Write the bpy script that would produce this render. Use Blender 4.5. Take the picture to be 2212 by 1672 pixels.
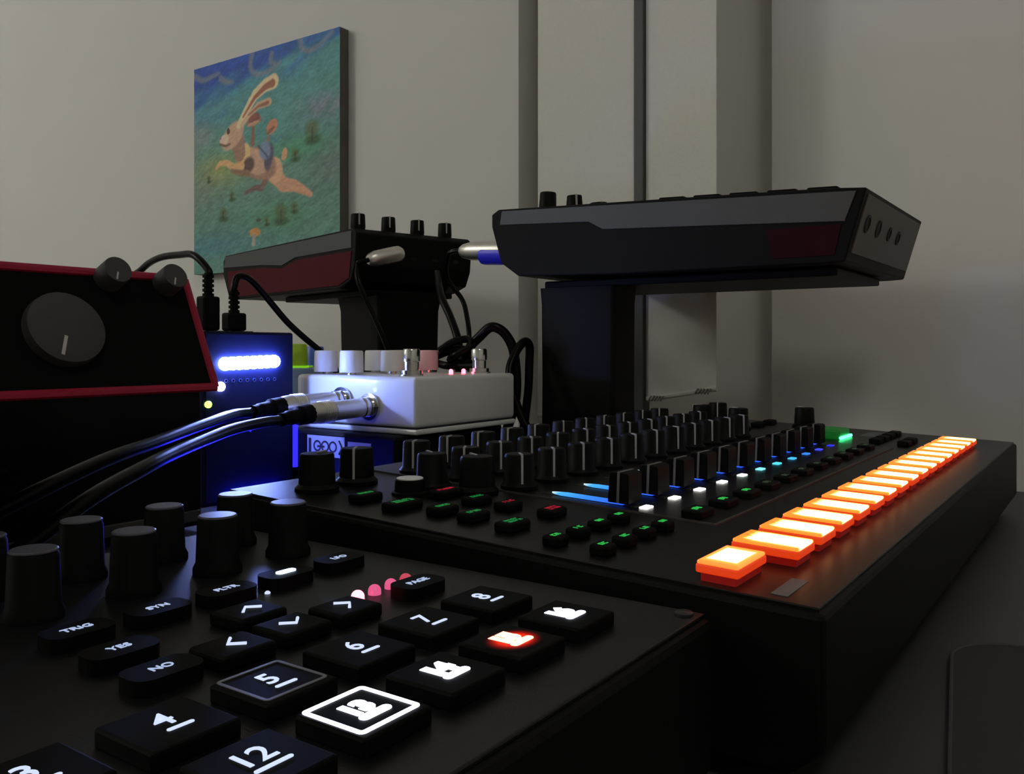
import bpy, bmesh, math, random
import numpy as np
from mathutils import Vector, Matrix
random.seed(7)
for o in list(bpy.data.objects): bpy.data.objects.remove(o, do_unlink=True)
scene = bpy.context.scene
COL = scene.collection
S = 0.001            # everything below is measured in millimetres
EYE = 850.0          # height of the lens above the floor; z = 0 is lens height
def W(x, y, z): return Vector((x*S, y*S, (z+EYE)*S))

# ------------------------------------------------------------------ camera
cam_d = bpy.data.cameras.new('camera'); cam = bpy.data.objects.new('camera', cam_d); COL.objects.link(cam)
cam.location = W(0, 0, 0); cam.rotation_euler = (math.radians(90), 0, math.radians(-55))
cam_d.sensor_width = 36; cam_d.lens = 36*1890/2212; cam_d.shift_y = -86/2212
cam_d.clip_start = 0.004; cam_d.clip_end = 50
scene.camera = cam
# ------------------------------------------------------------------ world, exposure
world = bpy.data.worlds.new('night'); scene.world = world; world.use_nodes = True
world.node_tree.nodes['Background'].inputs[0].default_value = (0.01, 0.011, 0.014, 1)
world.node_tree.nodes['Background'].inputs[1].default_value = 0.1
vs = scene.view_settings
vs.view_transform = 'Standard'; vs.look = 'None'; vs.gamma = 1; vs.use_curve_mapping = False; vs.exposure = 0
LAMP_POS = (-1150, 2250, 1050); LAMP_R = 180; LAMP_L = 20.0; FILL_L = 11.0

# ------------------------------------------------------------------ materials
def lin(r, g, b):
    f = lambda v: v/12.92 if v <= 0.04045 else ((v+0.055)/1.055)**2.4
    return (f(r/255), f(g/255), f(b/255))
def mat(name, col, rough=0.5, metal=0.0, noise=0.0, scale=60.0, bump=0.0, bscale=400.0, spec=0.5, coat=0.0):
    m = bpy.data.materials.new(name); m.use_nodes = True
    nt = m.node_tree; b = nt.nodes['Principled BSDF']
    b.inputs['Base Color'].default_value = (*col, 1); b.inputs['Roughness'].default_value = rough
    b.inputs['Metallic'].default_value = metal; b.inputs['Specular IOR Level'].default_value = spec
    b.inputs['Coat Weight'].default_value = coat
    tc = nt.nodes.new('ShaderNodeTexCoord')
    if noise:
        n = nt.nodes.new('ShaderNodeTexNoise'); n.inputs['Scale'].default_value = scale; n.inputs['Detail'].default_value = 5
        nt.links.new(tc.outputs['Object'], n.inputs['Vector'])
        mx = nt.nodes.new('ShaderNodeMix'); mx.data_type = 'RGBA'
        mx.inputs[6].default_value = (*[c*(1-noise) for c in col], 1); mx.inputs[7].default_value = (*[min(1, c*(1+noise)) for c in col], 1)
        nt.links.new(n.outputs['Fac'], mx.inputs[0]); nt.links.new(mx.outputs[2], b.inputs['Base Color'])
    if bump:
        n2 = nt.nodes.new('ShaderNodeTexNoise'); n2.inputs['Scale'].default_value = bscale; n2.inputs['Detail'].default_value = 3
        nt.links.new(tc.outputs['Object'], n2.inputs['Vector'])
        bp = nt.nodes.new('ShaderNodeBump'); bp.inputs['Strength'].default_value = bump; bp.inputs['Distance'].default_value = 0.0005
        nt.links.new(n2.outputs['Fac'], bp.inputs['Height']); nt.links.new(bp.outputs['Normal'], b.inputs['Normal'])
    return m
def glow(name, col, strength, base=(0.02, 0.02, 0.02)):
    m = mat(name, base, 0.4)
    b = m.node_tree.nodes['Principled BSDF']
    b.inputs['Emission Color'].default_value = (*col, 1); b.inputs['Emission Strength'].default_value = strength
    return m
M = {}
M['wall'] = mat('wall_paint', (0.715, 0.708, 0.672), 0.85, noise=0.03, scale=2.0, bump=0.12, bscale=300)
M['ceil'] = mat('ceiling_paint', (0.75, 0.74, 0.70), 0.9, noise=0.02, scale=3)
M['floor'] = mat('floor_wood', (0.12, 0.085, 0.06), 0.55, noise=0.25, scale=8)
M['desk'] = mat('desk_laminate', (0.040, 0.040, 0.038), 0.5, noise=0.12, scale=40, bump=0.05)
M['leg'] = mat('desk_leg_steel', (0.05, 0.05, 0.05), 0.4, metal=0.6)
M['black'] = mat('black_plastic', (0.003, 0.0032, 0.003), 0.55, spec=0.13, noise=0.15, scale=90, bump=0.15, bscale=1500)
M['panel'] = mat('black_metal_panel', (0.0045, 0.0045, 0.0045), 0.36, spec=0.28, noise=0.15, scale=120, bump=0.12, bscale=2000)
M['elpanel'] = mat('dark_anodised_panel', (0.003, 0.003, 0.0035), 0.4, spec=0.38, noise=0.12, scale=120, bump=0.1, bscale=2000)
M['rubber'] = mat('black_rubber', (0.0022, 0.0022, 0.0022), 0.6, spec=0.08, noise=0.1, scale=200)
M['knob'] = mat('knob_plastic', (0.0025, 0.0025, 0.0025), 0.5, spec=0.1, noise=0.1, scale=300)
M['knobtop'] = mat('knob_top_metal', (0.07, 0.07, 0.085), 0.35, noise=0.08, scale=400)
M['line'] = mat('pointer_paint', (0.42, 0.41, 0.38), 0.5, noise=0.05, scale=300)
M['seam'] = mat('seam_grey', (0.05, 0.048, 0.045), 0.5, noise=0.1, scale=100)
M['grey'] = mat('dark_grey_side', (0.058, 0.064, 0.062), 0.5, noise=0.08, scale=60, bump=0.1, bscale=1200)
M['redside'] = mat('dark_red_side', (0.085, 0.002, 0.010), 0.5, spec=0.1, noise=0.1, scale=40)
M['red'] = mat('red_enamel', (0.27, 0.006, 0.028), 0.45, spec=0.25, noise=0.08, scale=120)
M['facedark'] = mat('interface_face', (0.0025, 0.0025, 0.0025), 0.7, spec=0.06, noise=0.15, scale=120)
M['knobgrey'] = mat('grey_rubber_knob', (0.052, 0.052, 0.051), 0.7, spec=0.2, noise=0.08, scale=150)
M['white'] = mat('white_enamel', (0.74, 0.76, 0.74), 0.32, noise=0.02, scale=60, bump=0.06, bscale=900, coat=0.2)
M['wknob'] = mat('white_knob', (0.78, 0.79, 0.78), 0.4, noise=0.02, scale=200)
M['pknob'] = mat('pink_knob', (0.78, 0.44, 0.48), 0.4, noise=0.02, scale=200)
M['chrome'] = mat('chrome', (0.62, 0.61, 0.58), 0.16, metal=1.0, noise=0.04, scale=200)
M['nickel'] = mat('satin_nickel', (0.70, 0.68, 0.62), 0.38, metal=1.0, noise=0.05, scale=300)
M['cable'] = mat('cable_rubber', (0.003, 0.003, 0.003), 0.28, spec=0.1, noise=0.1, scale=300)
M['blueband'] = mat('blue_plastic_band', (0.03, 0.03, 0.75), 0.35, noise=0.05, scale=200)
M['hub'] = mat('navy_plastic', (0.006, 0.008, 0.040), 0.5, spec=0.1, noise=0.1, scale=120, bump=0.08, bscale=1500)
M['label'] = mat('grey_sticker', (0.42, 0.43, 0.45), 0.5, noise=0.06, scale=150)
M['ink'] = mat('black_ink', (0.015, 0.015, 0.015), 0.6, noise=0.05, scale=100)
M['fabric'] = mat('blind_fabric', (0.72, 0.71, 0.64), 0.95, noise=0.04, scale=250, bump=0.35, bscale=900)
M['canvas'] = mat('canvas_edge', (0.12, 0.11, 0.095), 0.85, noise=0.3, scale=40, bump=0.3, bscale=1200)
M['mat'] = mat('desk_mat_cloth', (0.030, 0.030, 0.030), 0.9, noise=0.1, scale=300, bump=0.3, bscale=2500)
M['stitch'] = mat('mat_stitching', (0.055, 0.054, 0.05), 0.8, noise=0.15, scale=500)
M['lime'] = mat('lime_plastic', (0.40, 0.62, 0.02), 0.4, noise=0.05, scale=150)
M['blueplastic'] = mat('blue_plastic', (0.10, 0.16, 0.62), 0.4, noise=0.05, scale=150)
M['brass'] = mat('brass_tip', (0.55, 0.43, 0.24), 0.3, metal=1.0, noise=0.05, scale=200)
M['holes'] = mat('socket_black', (0.003, 0.003, 0.003), 0.7, noise=0.05, scale=100)
M['globe'] = glow('lamp_globe_glass', (1.0, 0.985, 0.94), LAMP_L, (0.8, 0.8, 0.8))
E_ = {}
E_['led'] = glow('led_cool_white', (0.24, 0.34, 1.0), 170)
E_['ledsmall'] = glow('led_white', (0.68, 0.72, 1.0), 60)
E_['green'] = glow('led_green', (0.35, 1.0, 0.04), 9)
E_['greenbar'] = glow('ring_green', (0.05, 1.0, 0.28), 7)
E_['blue'] = glow('led_blue', (0.02, 0.015, 1.0), 2.0)
E_['bluelamp'] = glow('led_deep_blue', (0.02, 0.02, 1.0), 140)
E_['txt'] = glow('legend_white', (0.66, 0.76, 1.0), 1.0)
E_['txtdim'] = glow('legend_dim', (0.55, 0.68, 1.0), 0.75)
E_['txthot'] = glow('legend_hot_white', (0.80, 0.84, 1.0), 4.0)
E_['txtred'] = glow('legend_hot_red', (1.0, 0.24, 0.13), 7.0)
E_['redhalo'] = glow('legend_red_halo', (1.0, 0.03, 0.01), 0.5)
E_['sq'] = glow('square_grey', (0.6, 0.6, 0.6), 0.055)
E_['amp'] = glow('button_white', (0.55, 0.75, 1.0), 7)
E_['red1'] = glow('led_red_hot', (1.0, 0.10, 0.14), 9)
E_['pink'] = glow('led_pink', (1.0, 0.13, 0.33), 0.75)
E_['pink2'] = glow('led_pink_dim', (0.9, 0.09, 0.16), 0.6)
E_['pedalred'] = glow('pedal_led_red', (1.0, 0.06, 0.09), 12)
E_['gtxt'] = glow('legend_green', (0.02, 1.0, 0.16), 0.16)
E_['gtxtb'] = glow('legend_green_bright', (0.04, 1.0, 0.14), 0.42)
E_['gtxtd'] = glow('legend_green_dim', (0.25, 0.6, 0.25), 0.05)
E_['rtxt'] = glow('legend_red', (1.0, 0.01, 0.05), 0.30)
for k, c in enumerate([(1, .97, .9), (1, .97, .92), (1, .97, .9), (1, .98, .9), (.75, 1, .85), (.25, .95, 1), (.1, .85, 1), (.06, .6, 1), (.04, .25, 1), (.05, .06, 1), (.03, .03, 1)]):
    E_['ch%d' % k] = glow('channel_led_%d' % k, c, [3, 3, 3, 3, 2, 1.1, 1.0, 1.0, 1.0, 1.1, 0.8][k])
def grad_glow(name, stops, axis, rough_noise=0.0):
    """light guide: emission colour runs along one axis of the piece"""
    m = bpy.data.materials.new(name); m.use_nodes = True; nt = m.node_tree; b = nt.nodes['Principled BSDF']
    b.inputs['Base Color'].default_value = (0.05, 0.02, 0.01, 1); b.inputs['Roughness'].default_value = 0.25
    tc = nt.nodes.new('ShaderNodeTexCoord'); sp = nt.nodes.new('ShaderNodeSeparateXYZ'); cr = nt.nodes.new('ShaderNodeValToRGB')
    nt.links.new(tc.outputs['Generated'], sp.inputs[0]); nt.links.new(sp.outputs[axis], cr.inputs[0])
    cr.color_ramp.elements[0].position = stops[0][0]; cr.color_ramp.elements[0].color = (*stops[0][1], 1)
    cr.color_ramp.elements[1].position = stops[-1][0]; cr.color_ramp.elements[1].color = (*stops[-1][1], 1)
    for p, c in stops[1:-1]:
        e = cr.color_ramp.elements.new(p); e.color = (*c, 1)
    nt.links.new(cr.outputs[0], b.inputs['Emission Color'])
    return m, b, nt, cr, tc
m, b, nt, cr, tc = grad_glow('fader_light', [(0, (.03, .12, 1)), (.55, (.03, .26, 1)), (.88, (.06, .45, 1)), (1, (.7, .95, 1))], 1)
b.inputs['Emission Strength'].default_value = 1.1; M['slotlight'] = m
# translucent orange pads, lit from inside: hot core, cooler rim, a few dark streaks at the back end
def pad_top(name, hot, rim, square=False):
    m = bpy.data.materials.new(name); m.use_nodes = True; nt = m.node_tree; b = nt.nodes['Principled BSDF']
    b.inputs['Base Color'].default_value = (0.30, 0.06, 0.01, 1); b.inputs['Roughness'].default_value = 0.2
    tc = nt.nodes.new('ShaderNodeTexCoord')
    mp = nt.nodes.new('ShaderNodeMapping'); mp.inputs['Location'].default_value = (-1, -1, 0); mp.inputs['Scale'].default_value = (2, 2, 0)
    nt.links.new(tc.outputs['Generated'], mp.inputs[0])
    sp = nt.nodes.new('ShaderNodeSeparateXYZ'); nt.links.new(mp.outputs[0], sp.inputs[0])
    def mth(op, a, bb=None):
        n = nt.nodes.new('ShaderNodeMath'); n.operation = op
        for i, v in enumerate((a, bb)):
            if v is None: continue
            if isinstance(v, (int, float)): n.inputs[i].default_value = v
            else: nt.links.new(v, n.inputs[i])
        return n.outputs[0]
    ax = mth('ABSOLUTE', sp.outputs[0]); ay = mth('ABSOLUTE', sp.outputs[1] if square else mth('ADD', sp.outputs[1], 0.18))
    d = mth('MAXIMUM', mth('MULTIPLY', ax, 1.0), mth('MULTIPLY', ay, 0.95 if square else 0.86))
    ns = nt.nodes.new('ShaderNodeTexNoise'); ns.inputs['Scale'].default_value = 5.0
    mp2 = nt.nodes.new('ShaderNodeMapping'); mp2.inputs['Scale'].default_value = (3.5, 0.7, 1)
    nt.links.new(tc.outputs['Generated'], mp2.inputs[0]); nt.links.new(mp2.outputs[0], ns.inputs['Vector'])
    back = mth('MULTIPLY', mth('MAXIMUM', mth('SUBTRACT', sp.outputs[1], 0.35 if not square else 0.75), 0.0), mth('SUBTRACT', ns.outputs['Fac'], 0.30))
    d2 = mth('ADD', d, mth('MULTIPLY', back, 1.6 if not square else 0.8))
    cr = nt.nodes.new('ShaderNodeValToRGB'); nt.links.new(d2, cr.inputs[0])
    cr.color_ramp.elements[0].position = 0.70 if not square else 0.64; cr.color_ramp.elements[0].color = (*hot, 1)
    cr.color_ramp.elements[1].position = 1.0; cr.color_ramp.elements[1].color = (*rim, 1)
    e = cr.color_ramp.elements.new(0.86 if not square else 0.72); e.color = ((hot[0]+rim[0])*.35, (hot[1]*.22+rim[1])*.6, (hot[2]*.1+rim[2])*.6, 1)
    nt.links.new(cr.outputs[0], b.inputs['Emission Color']); b.inputs['Emission Strength'].default_value = 8.0
    return m
M['padtop'] = pad_top('orange_pad_top', (1.0, 0.40, 0.13), (0.22, 0.040, 0.004))
M['starttop'] = pad_top('orange_square_top', (1.0, 0.42, 0.16), (0.16, 0.040, 0.006), True)
M['padside'] = glow('orange_pad_side', (1.0, 0.055, 0.006), 0.62, (0.30, 0.04, 0.01))
M['padskirt'] = glow('red_pad_skirt', (1.0, 0.012, 0.004), 0.10, (0.20, 0.01, 0.01))

# ------------------------------------------------------------------ mesh helpers
def mesh_from(bm, name, smooth=False):
    me = bpy.data.meshes.new(name); bm.normal_update(); bm.to_mesh(me); bm.free()
    if smooth:
        for p in me.polygons: p.use_smooth = True
        try: me.set_sharp_from_angle(angle=math.radians(40))
        except Exception: pass
    return me
def add_box(bm, x0, x1, y0, y1, z0, z1, bev=0.0, seg=2):
    r = bmesh.ops.create_cube(bm, size=1.0); vs_ = r['verts']
    for v in vs_:
        v.co = Vector((((x0+x1)/2 + v.co.x*(x1-x0))*S, ((y0+y1)/2 + v.co.y*(y1-y0))*S, ((z0+z1)/2 + v.co.z*(z1-z0))*S))
    if bev:
        es = list({e for v in vs_ for e in v.link_edges})
        bmesh.ops.bevel(bm, geom=es, offset=bev*S, segments=seg, profile=0.5, affect='EDGES', clamp_overlap=True)
    return bm
def box(x0, x1, y0, y1, z0, z1, bev=0.0, seg=2): return add_box(bmesh.new(), x0, x1, y0, y1, z0, z1, bev, seg)
def add_lathe(bm, prof, n=28, mtx=None):
    """prof: [(radius, z)] in mm, around z"""
    rings = []
    for r, z in prof:
        if r < 1e-6: rings.append([bm.verts.new((0, 0, z*S))])
        else: rings.append([bm.verts.new((r*S*math.cos(2*math.pi*k/n), r*S*math.sin(2*math.pi*k/n), z*S)) for k in range(n)])
    for a, b2 in zip(rings, rings[1:]):
        for k in range(n):
            k2 = (k+1) % n
            if len(a) == 1 and len(b2) == 1: continue
            if len(a) == 1: bm.faces.new((a[0], b2[k], b2[k2]))
            elif len(b2) == 1: bm.faces.new((a[k], a[k2], b2[0]))
            else: bm.faces.new((a[k], a[k2], b2[k2], b2[k]))
    if len(rings[0]) > 1: bm.faces.new(list(reversed(rings[0])))
    if len(rings[-1]) > 1: bm.faces.new(rings[-1])
    if mtx is not None:
        bmesh.ops.transform(bm, matrix=mtx, verts=[v for r in rings for v in r])
    return bm
def lathe(prof, n=28, mtx=None): return add_lathe(bmesh.new(), prof, n, mtx)
def prism(poly, a0, a1, axis='x', bev=0.0):
    """extrude polygon; axis x: poly is (y,z); axis z: poly is (x,y); axis y: poly is (x,z)"""
    bm = bmesh.new()
    def P(p, a):
        if axis == 'x': return Vector((a, p[0], p[1]))*S
        if axis == 'y': return Vector((p[0], a, p[1]))*S
        return Vector((p[0], p[1], a))*S
    A = [bm.verts.new(P(p, a0)) for p in poly]; B = [bm.verts.new(P(p, a1)) for p in poly]
    n = len(poly); bm.faces.new(A); bm.faces.new(list(reversed(B)))
    for k in range(n): bm.faces.new((A[(k+1) % n], A[k], B[k], B[(k+1) % n]))
    bmesh.ops.recalc_face_normals(bm, faces=bm.faces)
    if bev: bmesh.ops.bevel(bm, geom=list(bm.edges), offset=bev*S, segments=2, profile=0.5, affect='EDGES', clamp_overlap=True)
    return bm
def rounded(x0, x1, y0, y1, r, n=6):
    pts = []
    for cx, cy, a0 in ((x1-r, y1-r, 0), (x0+r, y1-r, 90), (x0+r, y0+r, 180), (x1-r, y0+r, 270)):
        for k in range(n+1):
            a = math.radians(a0+90*k/n); pts.append((cx+r*math.cos(a), cy+r*math.sin(a)))
    return pts
def catmull(pts, m=10):
    P = [Vector(p) for p in pts]; P = [P[0]*2-P[1]] + P + [P[-1]*2-P[-2]]; out = []
    for i in range(1, len(P)-2):
        for k in range(m):
            t = k/m; a, b2, c, d = P[i-1], P[i], P[i+1], P[i+2]
            out.append(0.5*((2*b2)+(c-a)*t+(2*a-5*b2+4*c-d)*t*t+(3*b2-a-3*c+d)*t**3))
    out.append(P[-2]); return out
def add_tube(bm, pts, rad, n=10, smooth_path=True):
    path = catmull(pts) if smooth_path else [Vector(p) for p in pts]
    rads = rad if isinstance(rad, (list, tuple)) else None
    up = Vector((0.13, 0.21, 0.97)); rings = []
    for i, p in enumerate(path):
        t = (path[min(i+1, len(path)-1)]-path[max(i-1, 0)]).normalized()
        u = t.cross(up).normalized(); v = u.cross(t).normalized(); up = v
        r = rad if rads is None else rads[min(len(rads)-1, int(i/(len(path)-1)*(len(rads)-1)+0.5))]
        rings.append([bm.verts.new((p+(u*math.cos(2*math.pi*k/n)+v*math.sin(2*math.pi*k/n))*r)*S) for k in range(n)])
    for a, b2 in zip(rings, rings[1:]):
        for k in range(n): bm.faces.new((a[k], a[(k+1) % n], b2[(k+1) % n], b2[k]))
    bm.faces.new(list(reversed(rings[0]))); bm.faces.new(rings[-1])
    bmesh.ops.recalc_face_normals(bm, faces=bm.faces)
    return bm
def tube(pts, rad, n=10, smooth_path=True): return add_tube(bmesh.new(), pts, rad, n, smooth_path)
def axis_mtx(p, d):
    """matrix that takes the z axis to direction d at point p (mm)"""
    q = Vector((0, 0, 1)).rotation_difference(Vector(d).normalized())
    return Matrix.Translation(Vector(p)*S) @ q.to_matrix().to_4x4()
_txt = {}
def text_mesh(body, size, offset=0.0, extrude=0.12):
    key = (body, size, offset)
    if key in _txt: return _txt[key]
    cu = bpy.data.curves.new('lettering', 'FONT'); cu.body = body; cu.size = size*S; cu.align_x = 'CENTER'; cu.align_y = 'CENTER'
    cu.extrude = extrude*S; cu.offset = offset*S; cu.resolution_u = 3
    ob = bpy.data.objects.new('lettering', cu); COL.objects.link(ob)
    dg = bpy.context.evaluated_depsgraph_get(); dg.update()
    me = bpy.data.meshes.new_from_object(ob.evaluated_get(dg))
    bpy.data.objects.remove(ob, do_unlink=True); bpy.data.curves.remove(cu)
    _txt[key] = me; return me

# ------------------------------------------------------------------ object helpers
def tag(o, label, cat, group=None, kind=None):
    if kind: o['kind'] = kind
    if label: o['label'] = label
    if cat: o['category'] = cat
    if group: o['group'] = group
    return o
def thing(name, label, cat, loc, rotz=0, group=None):
    o = bpy.data.objects.new(name, None); o.empty_display_size = 0.02; COL.objects.link(o)
    o.location = W(*loc); o.rotation_euler = (0, 0, math.radians(rotz)); return tag(o, label, cat, group)
def part(name, me, m, parent, loc=(0, 0, 0), rot=(0, 0, 0), smooth=False, label=None):
    if isinstance(me, bmesh.types.BMesh): me = mesh_from(me, name, smooth)
    if m is not None:
        if len(me.materials) == 0: me.materials.append(m)
        elif me.materials[0] is not m:
            me = me.copy(); me.materials[0] = m
    o = bpy.data.objects.new(name, me); COL.objects.link(o); o.parent = parent
    o.location = Vector(loc)*S; o.rotation_euler = rot
    if label: o['label'] = label
    return o
def struct(name, bm, m, label, loc=(0, 0, 0), smooth=False):
    o = bpy.data.objects.new(name, mesh_from(bm, name, smooth)); o.data.materials.append(m); COL.objects.link(o)
    o.location = W(*loc); o['kind'] = 'structure'; o['label'] = label; return o
def solo(name, bm, m, label, cat, loc=(0, 0, 0), smooth=False, group=None):
    o = bpy.data.objects.new(name, mesh_from(bm, name, smooth)); o.data.materials.append(m); COL.objects.link(o)
    o.location = W(*loc); return tag(o, label, cat, group)

# ------------------------------------------------------------------ room
WX = 830; DESK = -100
bm = bmesh.new()
add_box(bm, WX, WX+40, 572, 2900, -EYE, 1600); add_box(bm, WX, WX+40, -1500, 277, -EYE, 1600); add_box(bm, WX+40, WX+180, -1500, 2900, -EYE, 1600)
struct('wall_right', bm, M['wall'], 'pale plaster side wall with a shallow niche behind the gear')
struct('wall_back', box(-2000, WX+180, 2900, 2930, -EYE, 1600), M['wall'], 'pale plaster wall at the end of the room')
struct('wall_left', box(-2030, -2000, -1500, 2900, -EYE, 1600), M['wall'], 'pale plaster wall opposite the niche')
struct('wall_front', box(-2000, WX+180, -1530, -1500, -EYE, 1600), M['wall'], 'pale plaster wall behind the seat')
struct('floor', box(-2030, WX+180, -1530, 2930, -EYE-30, -EYE), M['floor'], 'dark wooden floor')
struct('ceiling', box(-2030, WX+180, -1530, 2930, 1600, 1630), M['ceil'], 'white ceiling')

# floor lamp that lights the room
lp = thing('floor_lamp', 'floor lamp with a glowing round glass globe', 'lamp', (LAMP_POS[0], LAMP_POS[1], -EYE))
part('base', lathe([(150, 0), (150, 12), (140, 20), (14, 24)], 40), M['leg'], lp, smooth=True)
part('pole', lathe([(11, 22), (11, EYE+LAMP_POS[2]-LAMP_R+6)], 16), M['leg'], lp, smooth=True)
n = 20
part('globe', lathe([(LAMP_R*math.sin(math.pi*k/n), -LAMP_R*math.cos(math.pi*k/n)) for k in range(n+1)], 32), M['globe'], lp, (0, 0, EYE+LAMP_POS[2]), smooth=True)

cl = thing('fill_lamp', 'added round opal fill lamp hung out of view', 'lamp', (-500, -650, 1600))  # added lamp out of view, soft fill for the faces turned from the floor lamp
part('rose', lathe([(60, 0), (60, -14), (0, -14)], 32), M['leg'], cl, smooth=True)
part('stem', lathe([(8, -13), (8, -90)], 14), M['leg'], cl, smooth=True)
part('opal_bowl', lathe([(0, -150), (80, -146), (150, -128), (185, -95), (185, -88), (0, -88)], 40), glow('fill_bowl_light', (1.0, 0.98, 0.94), FILL_L, (0.8, 0.8, 0.8)), cl, smooth=True)

# desk
dk = thing('desk', 'wide dark grey desk carrying all the music gear', 'desk', (0, 0, -EYE))
part('desktop', box(-420, 700, -140, 930, EYE+DESK-28, EYE+DESK, 2), M['desk'], dk)
for x in (-380, 660):
    for y in (-100, 890): part('leg', box(x-22, x+22, y-22, y+22, 0, EYE+DESK-27.5, 2), M['leg'], dk)
part('rail', box(-358, 638, 885, 900, EYE+DESK-110, EYE+DESK-40), M['leg'], dk)

# hanging fabric strips in front of the niche
def strip(label, y0, y1, x, hem0, hem1, rot):
    t = thing('fabric_blind_strip', label, 'blind', (x, (y0+y1)/2, 0), rot, 'fabric strips hanging in front of the niche')
    h = (y1-y0)/2
    bm = bmesh.new(); N = 10; M2 = 40
    g = [[None]*(M2+1) for _ in range(N+1)]
    for side in (0, 1):
        grid = []
        for i in range(N+1):
            row = []
            for j in range(M2+1):
                u = i/N; v = j/M2
                z0 = hem0+(hem1-hem0)*u
                z = z0+(1480-z0)*v**1.5
                row.append(bm.verts.new(((side*2.0+0.8*math.sin(9*v)*math.sin(3*u))*S, (h-2*h*u)*S, z*S)))
            grid.append(row)
        for i in range(N):
            for j in range(M2):
                q = (grid[i][j], grid[i+1][j], grid[i+1][j+1], grid[i][j+1]); bm.faces.new(q if side else tuple(reversed(q)))
        if side == 0: g0 = grid
    for i in range(N):
        bm.faces.new((g0[i][0], grid[i][0], grid[i+1][0], g0[i+1][0])); bm.faces.new((g0[i+1][M2], grid[i+1][M2], grid[i][M2], g0[i][M2]))
    for j in range(M2):
        bm.faces.new((g0[0][j+1], grid[0][j+1], grid[0][j], g0[0][j])); bm.faces.new((g0[N][j], grid[N][j], grid[N][j+1], g0[N][j+1]))
    bmesh.ops.recalc_face_normals(bm, faces=bm.faces)
    cl = part('cloth', bm, M['fabric'], t, smooth=True)
    pts = [(1 + 0.5*math.sin(k*2.1), h-2*h*k/12, hem0+(hem1-hem0)*k/12 - 0.6*abs(math.sin(k*1.7))) for k in range(13)]
    part('hem', tube(pts, 2.6, 8), M['fabric'], cl)
    for u in (0.18, 0.85):
        bm = bmesh.new()
        for k in range(5): add_tube(bm, [(-2, h-2*h*u+k*3-6, hem0+(hem1-hem0)*u+1), (-3.5, h-2*h*u+k*3-4.5, hem0+(hem1-hem0)*u-2), (-1, h-2*h*u+k*3-3, hem0+(hem1-hem0)*u-3.5)], 0.9, 6)
        part('stitching', bm, mat('hem_thread', (.28, .27, .25), .9, noise=.1, scale=300), cl)
    part('clip', box(-4, 6, -14, 14, 1478, 1500, 1.5), M['leg'], t)
    return t
strip('wide pale fabric strip hanging beside the left edge of the niche', 385.5, 496, 755, -70, -58, 0)
strip('narrow pale fabric strip with a stitched hem hanging above the drum machine', 303, 373, 755, -49, -37, 0)
up = thing('upright_profile', 'thin dark grey upright standing between the two fabric strips', 'post', (757, 379, -EYE))
part('shaft', box(-6, 8, -5.2, 5.2, 0, 2340, 1), M['grey'], up); part('foot', box(-25, 27, -25, 25, 0, 6, 1), M['grey'], up)
rl = thing('blind_rail', 'white ceiling rail that carries the fabric strips', 'rail', (755, 410, 1520))
part('track', box(-18, 22, -230, 230, -20, 12, 2), M['white'], rl)
for y in (-180, 180): part('bracket', box(-14, 75, y-12, y+12, 12, 20, 1), M['leg'], rl)

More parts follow.
